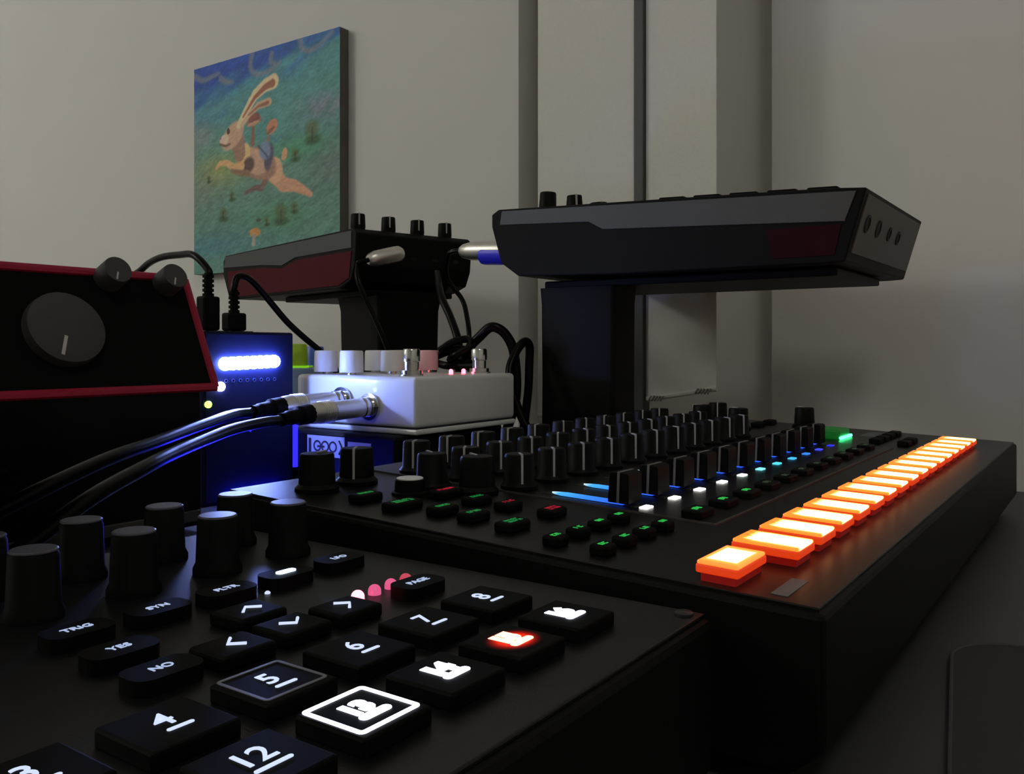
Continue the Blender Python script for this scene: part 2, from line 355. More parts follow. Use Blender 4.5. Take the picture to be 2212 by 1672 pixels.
# ------------------------------------------------------------------ painting on canvas
PW, PH = 314, 312; PY0 = 1160; PZ0 = 110      # left edge (seen from the room) and lower edge
def paint_mesh():
    nu, nv = 270, 268
    U, V = np.meshgrid(np.linspace(0, PW, nu), np.linspace(0, PH, nv))   # mm from left, mm from bottom
    X = U; Z = V+PZ0
    rng = np.random.default_rng(3)
    def noise(sx, sy, seed, ang=0.0):
        r = np.random.default_rng(seed); gw, gh = int(PW/sx)+4, int(PH/sy)+4
        g = r.random((gh*2, gw*2)); ca, sa = math.cos(ang), math.sin(ang)
        a = (U*ca+V*sa)/sx + gw*0.5; c = (-U*sa+V*ca)/sy + gh*0.5
        a = np.clip(a, 0, gw*2-2.01); c = np.clip(c, 0, gh*2-2.01)
        i = a.astype(int); j = c.astype(int); fa = a-i; fc = c-j; fa = fa*fa*(3-2*fa); fc = fc*fc*(3-2*fc)
        return (g[j, i]*(1-fa)+g[j, i+1]*fa)*(1-fc)+(g[j+1, i]*(1-fa)+g[j+1, i+1]*fa)*fc
    C = np.zeros((nv, nu, 3)); A = lambda *c: np.array(c, float)
    def mix(mask, col):
        nonlocal C
        C = C*(1-mask[..., None])+A(*col)*mask[..., None]
    sm = lambda e0, e1, x: (lambda t: t*t*(3-2*t))(np.clip((x-e0)/(e1-e0), 0, 1))
    w1 = noise(40, 14, 1, 0.35); w2 = noise(14, 6, 2, 0.35); w3 = noise(60, 50, 4); w4 = noise(5, 2.5, 5, 0.35)
    C[:] = A(74, 118, 104)
    mix(sm(230, 330, Z+30*(w1-.5)), (66, 124, 122))
    mix(sm(320, 385, Z-0.22*X+40*(w1-.5)+10), (44, 104, 138))
    mix(sm(352, 405, Z-0.17*X+36*(w1-.5)), (22, 56, 142))
    mix(sm(395, 428, Z-0.04*X+14*(w1-.5))*0.8, (20, 66, 150))
    blob = lambda x, z, rx, rz, p=1.0: np.exp(-(((X-x)/rx)**2+((Z-z)/rz)**2)**p)
    mix(blob(16, 318, 34, 22)*.75, (112, 112, 112)); mix(blob(285, 322, 60, 20)*.6*(0.5+w2), (100, 100, 116)); mix(blob(300, 250, 50, 40)*.6, (84, 92, 92))
    mix(blob(60, 262, 60, 26)*.8, (128, 136, 58)); mix(blob(235, 272, 60, 18)*.65, (46, 128, 82)); mix(blob(195, 182, 60, 20)*.55, (58, 120, 76)); mix(blob(20, 240, 40, 40)*.5, (104, 104, 98))
    mix(blob(40, 150, 120, 20)*.6, (52, 104, 122)); mix(blob(150, 245, 120, 30)*.25, (110, 120, 112))
    C *= (0.93+0.14*w2)[..., None]*(0.97+0.06*w4)[..., None]
    def cap(pts, r0, r1, col, soft=1.6, a=1.0):
        best = np.full(X.shape, 1e9); n = len(pts)-1
        for k in range(n):
            (x0, z0), (x1, z1) = pts[k], pts[k+1]; dx, dz = x1-x0, z1-z0
            t = np.clip(((X-x0)*dx+(Z-z0)*dz)/(dx*dx+dz*dz+1e-9), 0, 1)
            rr = r0+(r1-r0)*((k+t)/n)
            best = np.minimum(best, np.hypot(X-x0-t*dx, Z-z0-t*dz)-rr)
        mix((1-sm(-soft, soft, best))*a, col)
    def ell(x, z, rx, rz, col, ang=0.0, soft=0.12, a=1.0):
        ca, sa = math.cos(ang), math.sin(ang); p = (X-x)*ca+(Z-z)*sa; q = -(X-x)*sa+(Z-z)*ca
        d = np.hypot(p/rx, q/rz); mix((1-sm(1-soft, 1+soft, d))*a, col)
    # clouds drawn as curls
    for pts in ([(136, 420), (132, 404), (140, 392), (156, 388), (176, 390), (196, 398)], [(178, 412), (176, 402), (184, 398)], [(236, 428), (240, 410), (254, 402), (276, 406), (300, 418)], [(4, 410), (22, 402), (44, 404), (60, 406)], [(64, 398), (78, 390), (92, 388)]):
        cap([(q.x, q.y) for q in catmull([(a[0], a[1], 0) for a in pts], 6)], 5.0, 3.0, (104, 108, 118), 3.0, .75)
    # far bushes
    for x, z, s_ in ((261, 288, 15), (227, 262, 9), (198, 182, 14), (70, 194, 10), (90, 219, 7), (168, 176, 6), (225, 190, 8), (36, 250, 5)):
        ell(x, z+s_*.5, s_*.75, s_*.7, (72, 84, 44), 0, .6, .75); ell(x+1, z-s_*.5, s_*1.05, s_*.42, (40, 72, 38), 0, .5, .8); cap([(x, z-s_*.6), (x, z+s_*.6)], 1.0, .6, (50, 48, 34))
    ell(142, 164, 12, 6.5, (172, 118, 58), 0, .2); cap([(140, 160), (139, 148)], 3.2, 3.8, (140, 134, 122))
    ell(150, 181, 5, 2.4, (62, 66, 48), 0, .4)
    # mushrooms carried on the back
    cap([(137, 292), (139, 318)], 4.5, 3.0, (116, 82, 62)); ell(140, 323, 17, 6.5, (132, 88, 70), .12); ell(140, 328, 13, 7, (118, 64, 54), .12); ell(138, 320, 14, 2.6, (160, 122, 98), .12)
    cap([(170, 292), (176, 305)], 3, 2.5, (128, 100, 82)); ell(179, 310, 13, 9.5, (168, 108, 76), .5); ell(176, 305, 10, 3, (120, 80, 64), .5)
    # running rabbit
    fur = (170, 134, 110); fur2 = (138, 102, 84); dark = (84, 62, 54)
    cap([(156, 226), (142, 228), (122, 222)], 4.5, 2.6, (96, 74, 70)); cap([(170, 244), (158, 228)], 7, 4, (110, 84, 72))
    cap([(176, 252), (190, 238), (202, 226), (226, 222), (244, 214), (258, 207)], 15, 4, (176, 128, 98)); ell(184, 248, 17, 19, (190, 140, 108), .3)
    ell(148, 262, 42, 22, fur2, -.35); ell(140, 266, 34, 18, fur, -.35)
    ell(205, 268, 6, 9, (178, 132, 92), -.3); ell(172, 268, 9, 19, (70, 66, 84), -.25, .2); ell(164, 278, 12, 13, (100, 116, 146), .2, .25)
    cap([(176, 296), (188, 288), (200, 296)], 2.5, 1.5, (60, 110, 128)); cap([(150, 286), (164, 274), (170, 268)], 1.4, 1.4, (60, 72, 92))
    ell(118, 276, 13, 19, (196, 158, 106), -.3); ell(128, 262, 13, 11, dark, .4, .3)
    cap([(112, 262), (96, 262), (78, 271), (62, 272), (54, 266)], 7, 2.6, (184, 142, 96)); cap([(126, 250), (104, 254), (90, 258)], 5, 3, (120, 92, 70))
    cap([(104, 300), (108, 282)], 14, 13, fur2); ell(92, 309, 28, 17, fur, .55); ell(72, 305, 11, 8, (198, 160, 138), .4); cap([(63, 300), (76, 296), (86, 298)], 1.8, 1.2, dark)
    ell(82, 317, 3.6, 4.6, (60, 44, 42)); ell(64, 309, 2.4, 1.8, (140, 92, 86))
    cap([(106, 322), (124, 342), (142, 360), (164, 370), (182, 373)], 5, 11, (196, 168, 130)); cap([(116, 333), (142, 357), (164, 368), (180, 371)], 1.5, 6, (136, 82, 60))
    cap([(114, 322), (132, 336), (150, 344), (172, 346)], 3.5, 6.0, (176, 144, 112)); cap([(128, 334), (150, 343), (170, 345)], 1, 3, (134, 84, 62))
    C = C*.88+C.mean(-1, keepdims=True)*.12
    C = np.clip(C*(0.96+0.08*w4)[..., None]*(0.97+0.06*rng.random(X.shape))[..., None], 0, 255)/255.0
    L = np.where(C <= 0.04045, C/12.92, ((C+0.055)/1.055)**2.4)/0.50
    L = np.clip(L, 0, 0.92)
    R = (w4-.5)*0.5+(w2-.5)*0.3
    verts = np.stack([-R*S, -U*S, V*S], -1).reshape(-1, 3)
    idx = np.arange(nu*nv).reshape(nv, nu)
    quads = np.stack([idx[:-1, :-1], idx[1:, :-1], idx[1:, 1:], idx[:-1, 1:]], -1).reshape(-1, 4)
    me = bpy.data.meshes.new('painted_front'); me.from_pydata(verts.tolist(), [], quads.tolist())
    ca = me.color_attributes.new('paint', 'FLOAT_COLOR', 'POINT')
    ca.data.foreach_set('color', np.concatenate([L.reshape(-1, 3), np.ones((nu*nv, 1))], 1).astype(np.float32).ravel())
    for p in me.polygons: p.use_smooth = True
    m = mat('oil_paint', (0.1, 0.2, 0.2), 0.6, bump=0.2, bscale=900); nt = m.node_tree
    at = nt.nodes.new('ShaderNodeVertexColor'); at.layer_name = 'paint'
    nt.links.new(at.outputs['Color'], nt.nodes['Principled BSDF'].inputs['Base Color'])
    me.materials.append(m); return me
pt = thing('canvas_painting', 'square canvas painting of a leaping rabbit under blue sky on the wall', 'painting', (WX-16, PY0, PZ0))
part('canvas', box(0, 15.5, -PW, 0, 0, PH, 1.2), M['canvas'], pt, label='dark painted canvas edge')
part('painted_front', paint_mesh(), None, pt, (-0.7, 0, 0), label='blue and green oil painting of a running rabbit')
part('top_edge_paint', box(0.6, 15.5, -PW+1, -1, PH-0.2, PH+0.3), mat('blue_edge_paint', (0.02, 0.06, 0.30), 0.7, noise=0.3, scale=40), pt)

# ------------------------------------------------------------------ knobs shared by the machines
def knob_mesh(r, h, flange=1.25, n=26):
    return mesh_from(lathe([(r*flange, 0), (r*flange, h*.10), (r*1.04, h*.2), (r*.97, h*.93), (r*.90, h*.985), (0, h)], n), 'knob', True)
def pointer_mesh(r, h, zlo=0.12, w=0.4):
    bm = bmesh.new(); add_box(bm, r*.90, r*1.07, -w, w, h*zlo, h*1.0); add_box(bm, r*.05, r*1.03, -w, w, h*.985, h*1.02)
    return mesh_from(bm, 'pointer')
def placed_knob(parent, km, pm, x, y, z, ang, kmat=None, tilt=(0, 0)):
    k = part('knob', km, kmat or M['knob'], parent, (x, y, z), (tilt[0], tilt[1], math.radians(ang)))
    if pm is not None: part('pointer', pm, M['line'], k)
    return k

# ------------------------------------------------------------------ drum machine with orange pads
TRX0, TRX1, TRY0, TRY1 = 193, 604, 53, 259
def zt(y): return -57+0.035*(y-53)
dm = thing('drum_machine', 'long black drum machine with a row of glowing orange pads', 'drum machine', (TRX0, TRY0, DESK))
def L(x, y, z): return (x-TRX0, y-TRY0, z-DESK)
TILT = math.atan(0.035)
part('body', prism([(0, 12), (8, 5), (196, 5), (206, 12), (206, zt(259)-DESK-0.9), (0, zt(53)-DESK-0.9)], 0, 411, 'x', 1.5), M['black'], dm)
def slab(x0, x1, y0, y1, h0, h1, bev=0.25):
    """slab lying on the sloping top"""
    bm = bmesh.new(); add_box(bm, x0-TRX0, x1-TRX0, y0-TRY0, y1-TRY0, h0, h1, bev)
    for v in bm.verts: v.co.z += (zt(v.co.y/S+TRY0)-DESK)*S
    return bm
part('top_panel', slab(194.5, 602.5, 54.5, 257.5, -1.1, 0, 0.3), M['panel'], dm)
cp = part('channel_panel', slab(257.8, 510, 104, 250, -0.2, 0.5, 0.2), M['panel'], dm)
part('panel_edge', slab(257.2, 257.9, 104, 250, -0.2, 0.62, 0), M['seam'], cp); part('panel_edge', slab(257.2, 510, 103.3, 104, -0.2, 0.55, 0), M['seam'], cp)
for x in (20, 391):
    for y in (22, 184): part('foot', lathe([(9, 0), (9, 5.2)], 18), M['rubber'], dm, (x, y, 0), smooth=True)
# pads
def pad(x0, x1, y0, y1, top, square=False, label=None):
    p = part('pad', slab(x0, x1, y0, y1, 2.0, 4.2, 0.5), M['padside'], dm, label=label)
    part('pad_skirt', slab(x0+1.0, x1-1.0, y0+1.0, y1-1.0, -0.3, 1.95, 0.2), M['padskirt'], p)
    part('pad_face', slab(x0+0.25, x1-0.25, y0+0.25, y1-0.25, 4.0, 5.0, 0.45), top, p)
pad(197, 216.8, 73.6, 84.4, M['starttop'], True, 'square glowing orange start pad')
for i in range(16): pad(224.5+20.9*i, 239+20.9*i, 68, 86, M['padtop'])
part('panel_label', slab(198.5, 214.5, 62.6, 66.6, -0.1, 0.12, 0), mat('label_grey', (0.14, 0.135, 0.13), .6, noise=.2, scale=300), dm, label='small grey printed label')
part('panel_label', slab(560, 590, 122, 133, -0.1, 0.12, 0), mat('label_grey_far', (0.11, 0.115, 0.11), .6, noise=.2, scale=200), dm, label='small grey printed label')
# channels
chx = [266+22.4*i for i in range(11)]
km = knob_mesh(5.6, 13.0); pm = pointer_mesh(5.6, 13.0); kmS = knob_mesh(6.2, 13.5); pmS = pointer_mesh(6.2, 13.5)
cap_me = None
for i, x in enumerate(chx):
    # fader slot, its light, cap and the channel lamp
    ylo = 144 if i else 143
    part('fader_slot', slab(x-3.0, x+3.0, 134, 171, 0.3, 0.62, 0), M['holes'], dm)
    bm = bmesh.new(); N = 6
    poly = [(-2.5, 139), (2.5, 139), (2.5, 163.5), (1.4, 166.5), (0, 168.6), (-1.4, 166.5), (-2.5, 163.5)]
    a = [bm.verts.new(Vector(((x+px-TRX0), (py-TRY0), zt(py)-DESK+1.1))*S) for px, py in poly]
    b2 = [bm.verts.new(Vector(((x+px-TRX0), (py-TRY0), zt(py)-DESK+0.5))*S) for px, py in poly]
    bm.faces.new(a)
    for k in range(len(a)): bm.faces.new((a[k], b2[k], b2[(k+1) % len(a)], a[(k+1) % len(a)]))
    bmesh.ops.recalc_face_normals(bm, faces=bm.faces)
    part('fader_light', bm, M['slotlight'], dm, label='blue lit fader slot')
    if cap_me is None:
        cap_me = mesh_from(prism([(-4.0, 0.6), (4.0, 0.6), (3.6, 10.4), (2.8, 11.0), (-2.8, 11.0), (-3.6, 10.4)], -5.0, 5.0, 'x', 0.35), 'fader_cap')
        bm = bmesh.new(); add_box(bm, -5.25, -4.95, -0.45, 0.45, 0.8, 11.0); add_box(bm, -5.2, 5.1, -0.45, 0.45, 10.95, 11.2); add_box(bm, 4.95, 5.2, -0.45, 0.45, 1, 11.0)
        capl_me = mesh_from(bm, 'cap_line')
    fc = part('fader_cap', cap_me, M['knob'], dm, L(x, 139.4, zt(139.4)+0.9), (TILT, 0, 0)); part('cap_line', capl_me, mat('cap_line_grey', (0.16, 0.155, 0.15), .5, noise=.1, scale=200) if i == 0 else capl_me.materials[0], fc)
    part('channel_lamp', slab(x-3.1, x+2.3, 129.6, 132.6, 0.4, 1.1, 0.3), E_['ch%d' % i], dm)
    # three rows of knobs
    for r_, (yy, ang) in enumerate(((183, 228), (208, 222), (233, 205))):
        placed_knob(dm, km, pm, *L(x, yy, zt(yy)+0.4), ang+random.uniform(-14, 10) if r_ else 228+random.uniform(-8, 8))
    # button with a lit legend under every fader
    bt = part('channel_button', slab(x-5.6, x+5.6, 109.5, 116.5, 0.2, 3.0, 0.6), M['knob'], dm)
    bm = bmesh.new()
    for q in range(3):
        add_box(bm, x-3+q*1.6-TRX0, x-1.7+q*1.6-TRX0, 112+(q % 2)*.4-TRY0, 114+(q % 2)*.3-TRY0, 0, 0.15)
    for v in bm.verts: v.co.z += (zt(v.co.y/S+TRY0)-DESK+3.0)*S
    part('legend', bm, E_['gtxtb'] if i < 3 else E_['gtxtd'], bt)
# left hand section
for x, y, a in ((213.5, 233.5, 20), (233.5, 234, 215)): placed_knob(dm, kmS, pmS, *L(x, y, zt(y)), a)
placed_knob(dm, km, pm, *L(246, 208, zt(208)), 60)
placed_knob(dm, kmS, pmS, *L(249.5, 190, zt(190)), 60)
enc = part('encoder', mesh_from(lathe([(6.4, 0), (6.4, 1), (5.4, 1.4), (5.2, 5.2), (4.9, 5.5), (0, 5.5)], 26), 'encoder', True), M['knob'], dm, L(231, 205.5, zt(205.5)))
part('encoder_cap', lathe([(4.7, 0), (4.7, 0.35), (4.4, 0.5), (0, 0.5)], 24), mat('encoder_cap_grey', (0.8, 0.8, 0.78), .4, noise=.1, scale=300), enc, (0, 0, 5.5), label='pale grey encoder cap')
def tr_button(x, y, em, n=4, w=9.0, d=5.6, double=False):
    bt = part('button', slab(x-w/2, x+w/2, y-d/2, y+d/2, -0.2, 3.0, 0.9), M['rubber'], dm)
    bm = bmesh.new(); lw = w*.62/n
    rnd = random.Random(int(x*13+y*7))
    for r_ in range(2 if double else 1):
        for q in range(n):
            xx = x-w*.31+q*lw; yy = y-0.9+(r_*1.7-.8 if double else 0); h = 1.6 if not double else 1.1
            add_box(bm, xx-TRX0, xx+.35-TRX0, yy-TRY0, yy+h-TRY0, 0, .14)
            if rnd.random() < .8: add_box(bm, xx-TRX0, xx+lw*.72-TRX0, yy+h-.35-TRY0, yy+h-TRY0, 0, .15)
            if rnd.random() < .7: add_box(bm, xx-TRX0, xx+lw*.72-TRX0, yy-TRY0, yy+.35-TRY0, 0, .15)
            if rnd.random() < .5: add_box(bm, xx+lw*.55-TRX0, xx+lw*.55+.35-TRX0, yy-TRY0, yy+h-TRY0, 0, .14)
    for v in bm.verts: v.co.z += (zt(v.co.y/S+TRY0)-DESK+2.98)*S
    part('legend', bm, em, bt)
for x, y, c, n_, w, dbl in ((211.5, 207.8, 'gtxt', 4, 11, 0), (210, 190, 'gtxt', 5, 14, 1), (235.5, 193, 'rtxt', 5, 13, 0), (213, 175.8, 'gtxt', 4, 10, 0), (232.7, 177.3, 'gtxt', 4, 10, 0), (212.6, 163.2, 'gtxt', 4, 10, 0), (233, 164.6, 'rtxt', 3, 9, 0), (210.5, 147.2, 'gtxt', 4, 11, 1), (234, 148.4, 'rtxt', 4, 9.5, 1)):
    tr_button(x, y, E_[c], n_, w, 6.2, dbl)
for i in range(4):
    for y in (128, 113.2): tr_button(203.7+12.2*i, y, E_['gtxtb'], 2, 6.2, 5.6)
# right hand section
for x, y, a in ((540, 226, 100), (566, 226, 200), (580, 172, 60), (535, 200, 60)): placed_knob(dm, kmS, pmS, *L(x, y, zt(y)), a, M['knob'])
for x, y in ((560, 196), (583, 196), (560, 212)): part('button', slab(x-6, x+6, y-3, y+3, -.2, 3, .8), M['rubber'], dm)
for k in range(4): part('button', slab(522+16*k, 534+16*k, 113, 119, -.2, 3, .8), M['rubber'], dm)
for k in range(2): part('button', slab(522+16*k, 534+16*k, 98, 104, -.2, 3, .8), M['rubber'], dm)
gb = part('lit_button', slab(527, 550, 136, 149, -0.2, 5.5, 1.0), glow('green_translucent', (0.01, 1.0, 0.08), 0.06, (0.01, 0.05, 0.015)), dm, label='translucent button with a green light edge')
part('green_edge', slab(526.2, 550.8, 134.6, 136.2, 0.2, 1.9, 0.5), E_['greenbar'], gb)
part('logo_strip', slab(565, 600, 240, 246, -.1, .1, 0), M['seam'], dm)

# ------------------------------------------------------------------ groovebox in front, backlit keys
EX0, EX1, EY0, EY1, EZ = -9, 188, 76, 245, -60
gr = thing('groovebox', 'black groovebox in the foreground with numbered backlit keys', 'groovebox', (EX0, EY0, DESK))
def G(x, y, z): return (x-EX0, y-EY0, z-DESK)
part('body', box(0, EX1-EX0, 0, EY1-EY0, 4, EZ-DESK-1.0, 2.0), M['black'], gr)
part('top_panel', box(1.5, EX1-EX0-1.5, 1.5, EY1-EY0-1.5, EZ-DESK-1.2, EZ-DESK, 0.4), M['elpanel'], gr)
for x in (18, 179):
    for y in (16, 153): part('foot', lathe([(8, 0), (8, 4.2)], 18), M['rubber'], gr, (x, y, 0), smooth=True)
def screw(x, y): part('screw', lathe([(2.1, 0), (2.1, .5), (1.7, .8), (0, .8)], 14), M['leg'], gr, G(x, y, EZ), smooth=True)
for x in (-4, 183):
    for y in (81, 240): screw(x, y)
key_me = mesh_from(box(-7.6, 7.6, -7.6, 7.6, -0.2, 3.0, 0.5, 2), 'trig_key')
sml_me = mesh_from(prism(rounded(-7.0, 7.0, -4.4, 4.4, 3.2), -0.2, 3.0, 'z', 0.0), 'key')
def frame_mesh(h, w):
    bm = bmesh.new()
    po = rounded(-h, h, -h, h, 1.0, 4); pi = rounded(-h+w, h-w, -h+w, h-w, 0.4, 4); n = len(po)
    for z in (0.0, 0.14): pass
    O = [bm.verts.new(Vector((*p, 0.14))*S) for p in po]; I = [bm.verts.new(Vector((*p, 0.14))*S) for p in pi]
    O2 = [bm.verts.new(Vector((*p, 0))*S) for p in po]; I2 = [bm.verts.new(Vector((*p, 0))*S) for p in pi]
    for k in range(n):
        j = (k+1) % n
        bm.faces.new((O[k], O[j], I[j], I[k])); bm.faces.new((O2[k], O2[j], O[j], O[k])); bm.faces.new((I[k], I[j], I2[j], I2[k]))
    bmesh.ops.recalc_face_normals(bm, faces=bm.faces); return bm
KZ = 3.0
for r_ in range(2):
    for c_ in range(8):
        num = r_*8+c_+1; x = 160-20.25*(7-c_); y = 119-21.2*r_
        k = part('trig_key', key_me, M['rubber'], gr, G(x, y, EZ))
        hot = num >= 13; em = E_['txthot'] if hot else E_['txt']
        if num == 15: em = E_['txtred']
        off = 0.42 if num == 13 else (0.62 if hot else 0.05)
        sz = 6.6 if not hot else 5.6
        part('numeral', text_mesh(str(num), sz, off), em, k, (-0.2, 1.3, KZ+0.03), label='glowing key number')
        ul = 2.3 if num < 10 else 3.3
        w = 0.42 if not hot else 0.95
        part('underline', prism(rounded(-ul, ul, -w, w, w*.98, 4), 0, .15, 'z'), em, k, (0.3, -2.6 if not hot else -2.1, KZ+0.03))
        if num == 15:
            bm = bmesh.new(); N = 28; prev = None  # emissive disc standing in for the red halo and leaking light round the numeral
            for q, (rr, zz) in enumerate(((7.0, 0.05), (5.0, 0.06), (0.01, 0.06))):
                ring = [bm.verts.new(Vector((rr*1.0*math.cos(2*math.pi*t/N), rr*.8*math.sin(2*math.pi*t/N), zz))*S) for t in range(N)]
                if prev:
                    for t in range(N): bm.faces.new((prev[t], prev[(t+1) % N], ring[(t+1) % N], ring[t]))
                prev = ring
            m = bpy.data.materials.new('red_halo_glow'); m.use_nodes = True; nt = m.node_tree; b = nt.nodes['Principled BSDF']
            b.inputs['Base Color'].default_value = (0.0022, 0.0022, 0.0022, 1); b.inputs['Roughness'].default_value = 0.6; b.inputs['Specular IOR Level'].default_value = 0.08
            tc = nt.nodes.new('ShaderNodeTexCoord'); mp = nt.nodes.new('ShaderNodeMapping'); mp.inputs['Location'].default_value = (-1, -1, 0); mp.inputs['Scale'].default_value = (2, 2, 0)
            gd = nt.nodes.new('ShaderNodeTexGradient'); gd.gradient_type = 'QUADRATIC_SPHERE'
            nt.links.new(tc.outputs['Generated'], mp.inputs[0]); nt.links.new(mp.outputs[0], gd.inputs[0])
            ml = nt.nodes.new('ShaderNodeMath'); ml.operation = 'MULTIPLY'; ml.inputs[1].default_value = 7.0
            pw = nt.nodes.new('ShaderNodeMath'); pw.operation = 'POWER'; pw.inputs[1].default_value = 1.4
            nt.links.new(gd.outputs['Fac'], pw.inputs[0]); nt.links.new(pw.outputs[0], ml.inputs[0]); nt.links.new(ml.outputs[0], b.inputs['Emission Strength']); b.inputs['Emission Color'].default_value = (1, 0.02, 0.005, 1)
            part('halo_disc', bm, m, k, (0, -0.3, KZ), label='red glow disc laid round the number as its halo')
        if num in (5, 13):
            part('square_mark', frame_mesh(6.75, 0.62 if num == 5 else 0.95), E_['sq'] if num == 5 else E_['txthot'], k, (0.0, 0.6, KZ+0.02))
def small_key(x, y, txt, size, em=None, off=0.02, me=None):
    k = part('function_key', me or sml_me, M['rubber'], gr, G(x, y, EZ))
    if txt: part('legend', text_mesh(txt, size, off), em or E_['txtdim'], k, (0, 0, KZ+0.03), label='glowing key legend')
    return k
for x, y, t in ((94.8, 174, 'TRIG'), (112.9, 174, 'SYN'), (130.8, 174, 'FLTR'), (167.6, 174.6, 'LFO'), (161.5, 141, 'PAGE'), (93.5, 156.5, 'YES'), (92, 140.6, 'NO')):
    small_key(x, y, t, 2.9)
ak = part('function_key', sml_me, M['rubber'], gr, G(149, 174.4, EZ))
part('lit_bar', prism(rounded(-2.9, 2.9, -1.15, 1.15, 1.1, 5), 0, .3, 'z'), E_['amp'], ak, (0, 0, KZ), label='bright white lit bar')
arr_me = mesh_from(box(-6.3, 6.3, -5.6, 5.6, -0.2, 3.0, 0.9, 3), 'arrow_key')
for x, y, rz in ((107.2, 140.6, 90), (123.2, 156.2, 0), (122.3, 141.2, 180), (137.4, 141.2, -90)):
    k = part('arrow_key', arr_me, M['rubber'], gr, G(x, y, EZ))
    part('arrow_mark', tube([(-2.5, -1.2, 0), (0, 1.3, 0), (2.5, -1.2, 0)], 0.36, 6, False), E_['txt'], k, (0, 0, KZ+.15), (0, 0, math.radians(rz)))
for k, (x, y) in enumerate(((149.0, 148.0), (155.0, 148.3), (161.2, 148.7), (167.0, 149.0))):
    nn = 8; ps = [(1.6, 0)]+[(1.6*math.cos(math.pi/2*q/nn), 0.8+1.6*math.sin(math.pi/2*q/nn)) for q in range(nn+1)]
    part('page_led', lathe(ps, 18), E_['red1'] if k == 0 else (E_['pink'] if k < 3 else E_['pink2']), gr, G(x, y+1.0, EZ), smooth=True)
for x, y in ((140.4, 171), (114.9, 142.5)): part('tiny_led', lathe([(.7, 0), (.7, .3), (.4, .6), (0, .65)], 10), E_['txt'], gr, G(x, y, EZ), smooth=True)
eknob = knob_mesh(5.4, 15, 1.18)
for r_, y in enumerate((198, 222)):
    for c_ in range(4):
        k = part('encoder', eknob, M['knob'], gr, G(98+24*c_, y, EZ))
        part('encoder_top', lathe([(5.05, 0), (5.05, .3), (4.7, .55), (0, .55)], 26), M['knobtop'], k, (0, 0, 14.9), smooth=False, label='flat grey knob top')
part('screen', box(4, 66, 108, 150, EZ-DESK-.1, EZ-DESK+.4, .2), M['holes'], gr)

# ------------------------------------------------------------------ audio interface with red trim on a black box
ai = thing('audio_interface', 'black audio interface with red trim and a big grey knob', 'audio interface', (187, 255, -13.5))
# local x runs along the face (0 = right hand end), local y into the device; the face leans back
LEAN = 0.46
def face_y(z): return z*LEAN
def ftilt(bm):
    for v in bm.verts: v.co.y += v.co.z*LEAN*max(0.0, 1-v.co.y/(100*S))
    return bm
LX = -177
part('shell', ftilt(prism([(LX, -1), (0, -1), (0, 38.6), (LX, 38.6)], 1.2, 205, 'y', 0.8)), M['black'], ai)
part('faceplate', ftilt(prism([(LX+1.5, 1.2), (-1.5, 1.2), (-1.5, 36.6), (LX+1.5, 36.6)], -0.6, 1.4, 'y', 0.2)), M['facedark'], ai)
def rim(p0, p1, r=1.0):
    return ftilt(tube([(p0[0], -0.1, p0[1]), (p1[0], -0.1, p1[1])], r, 8, False))
for p0, p1 in (((LX, 0), (0, 0)), ((LX, 37.6), (0, 37.6)), ((-.2, 0), (-.2, 37.6)), ((LX, 0), (LX, 37.6))):
    part('trim', rim(p0, p1, 1.5), M['red'], ai, label='red trim line')
fn = Vector((0, -1, LEAN)).normalized()
def face_knob(lx, lz, r, h, plen):
    base = Vector((lx, face_y(lz)-0.6, lz)); q = axis_mtx(base, fn)
    k = part('face_knob', lathe([(r*1.02, 0), (r*1.02, h*.5), (r, h*.94), (r*.97, h), (0, h)], 40, q), M['knobgrey'], ai, smooth=True, label='round grey knob')
    bm = box(-.035*r-.1, .035*r+.1, -r*.85, -r*.85+plen, h-.1, h+.14)
    # the pointer aims down the face
    dn = (q.to_3x3().inverted() @ Vector((-0.42, -LEAN, -1))); a = math.atan2(dn.y, dn.x)+math.pi/2
    bmesh.ops.transform(bm, matrix=q @ Matrix.Rotation(a, 4, 'Z'), verts=bm.verts)
    part('pointer', bm, M['line'], k)
face_knob(-48.5, 18.2, 11.6, 3.6, 6.6)
face_knob(-29.5, 35.6, 4.6, 7, 2.8); face_knob(-9, 35.0, 4.5, 7, 2.8)
for lx in (-90, -120): face_knob(lx, 18, 5, 9, 3)
part('socket', lathe([(5.5, 0), (5.5, .6), (3.2, .7), (3.2, .2), (0, .2)], 24, axis_mtx((-155, face_y(18)-.4, 18), fn)), M['leg'], ai)
bx = thing('rack_box', 'plain black box underneath the red trimmed audio interface', 'box', (60, 412, DESK))
part('case', box(0, 234, 0, 95, 3, 84.4, 2), M['black'], bx); part('front_lip', box(2, 232, -1.5, 0.2, 6, 12, .5), M['seam'], bx)
for x in (14, 220):
    for y in (14, 82): part('foot', lathe([(6, 0), (6, 3.3)], 14), M['rubber'], bx, (x, y, 0), smooth=True)
part('handle', tube([(30, -.5, 45), (30, -8, 45), (128, -8, 45), (128, -.5, 45)], 2.2, 8, False), M['black'], bx)

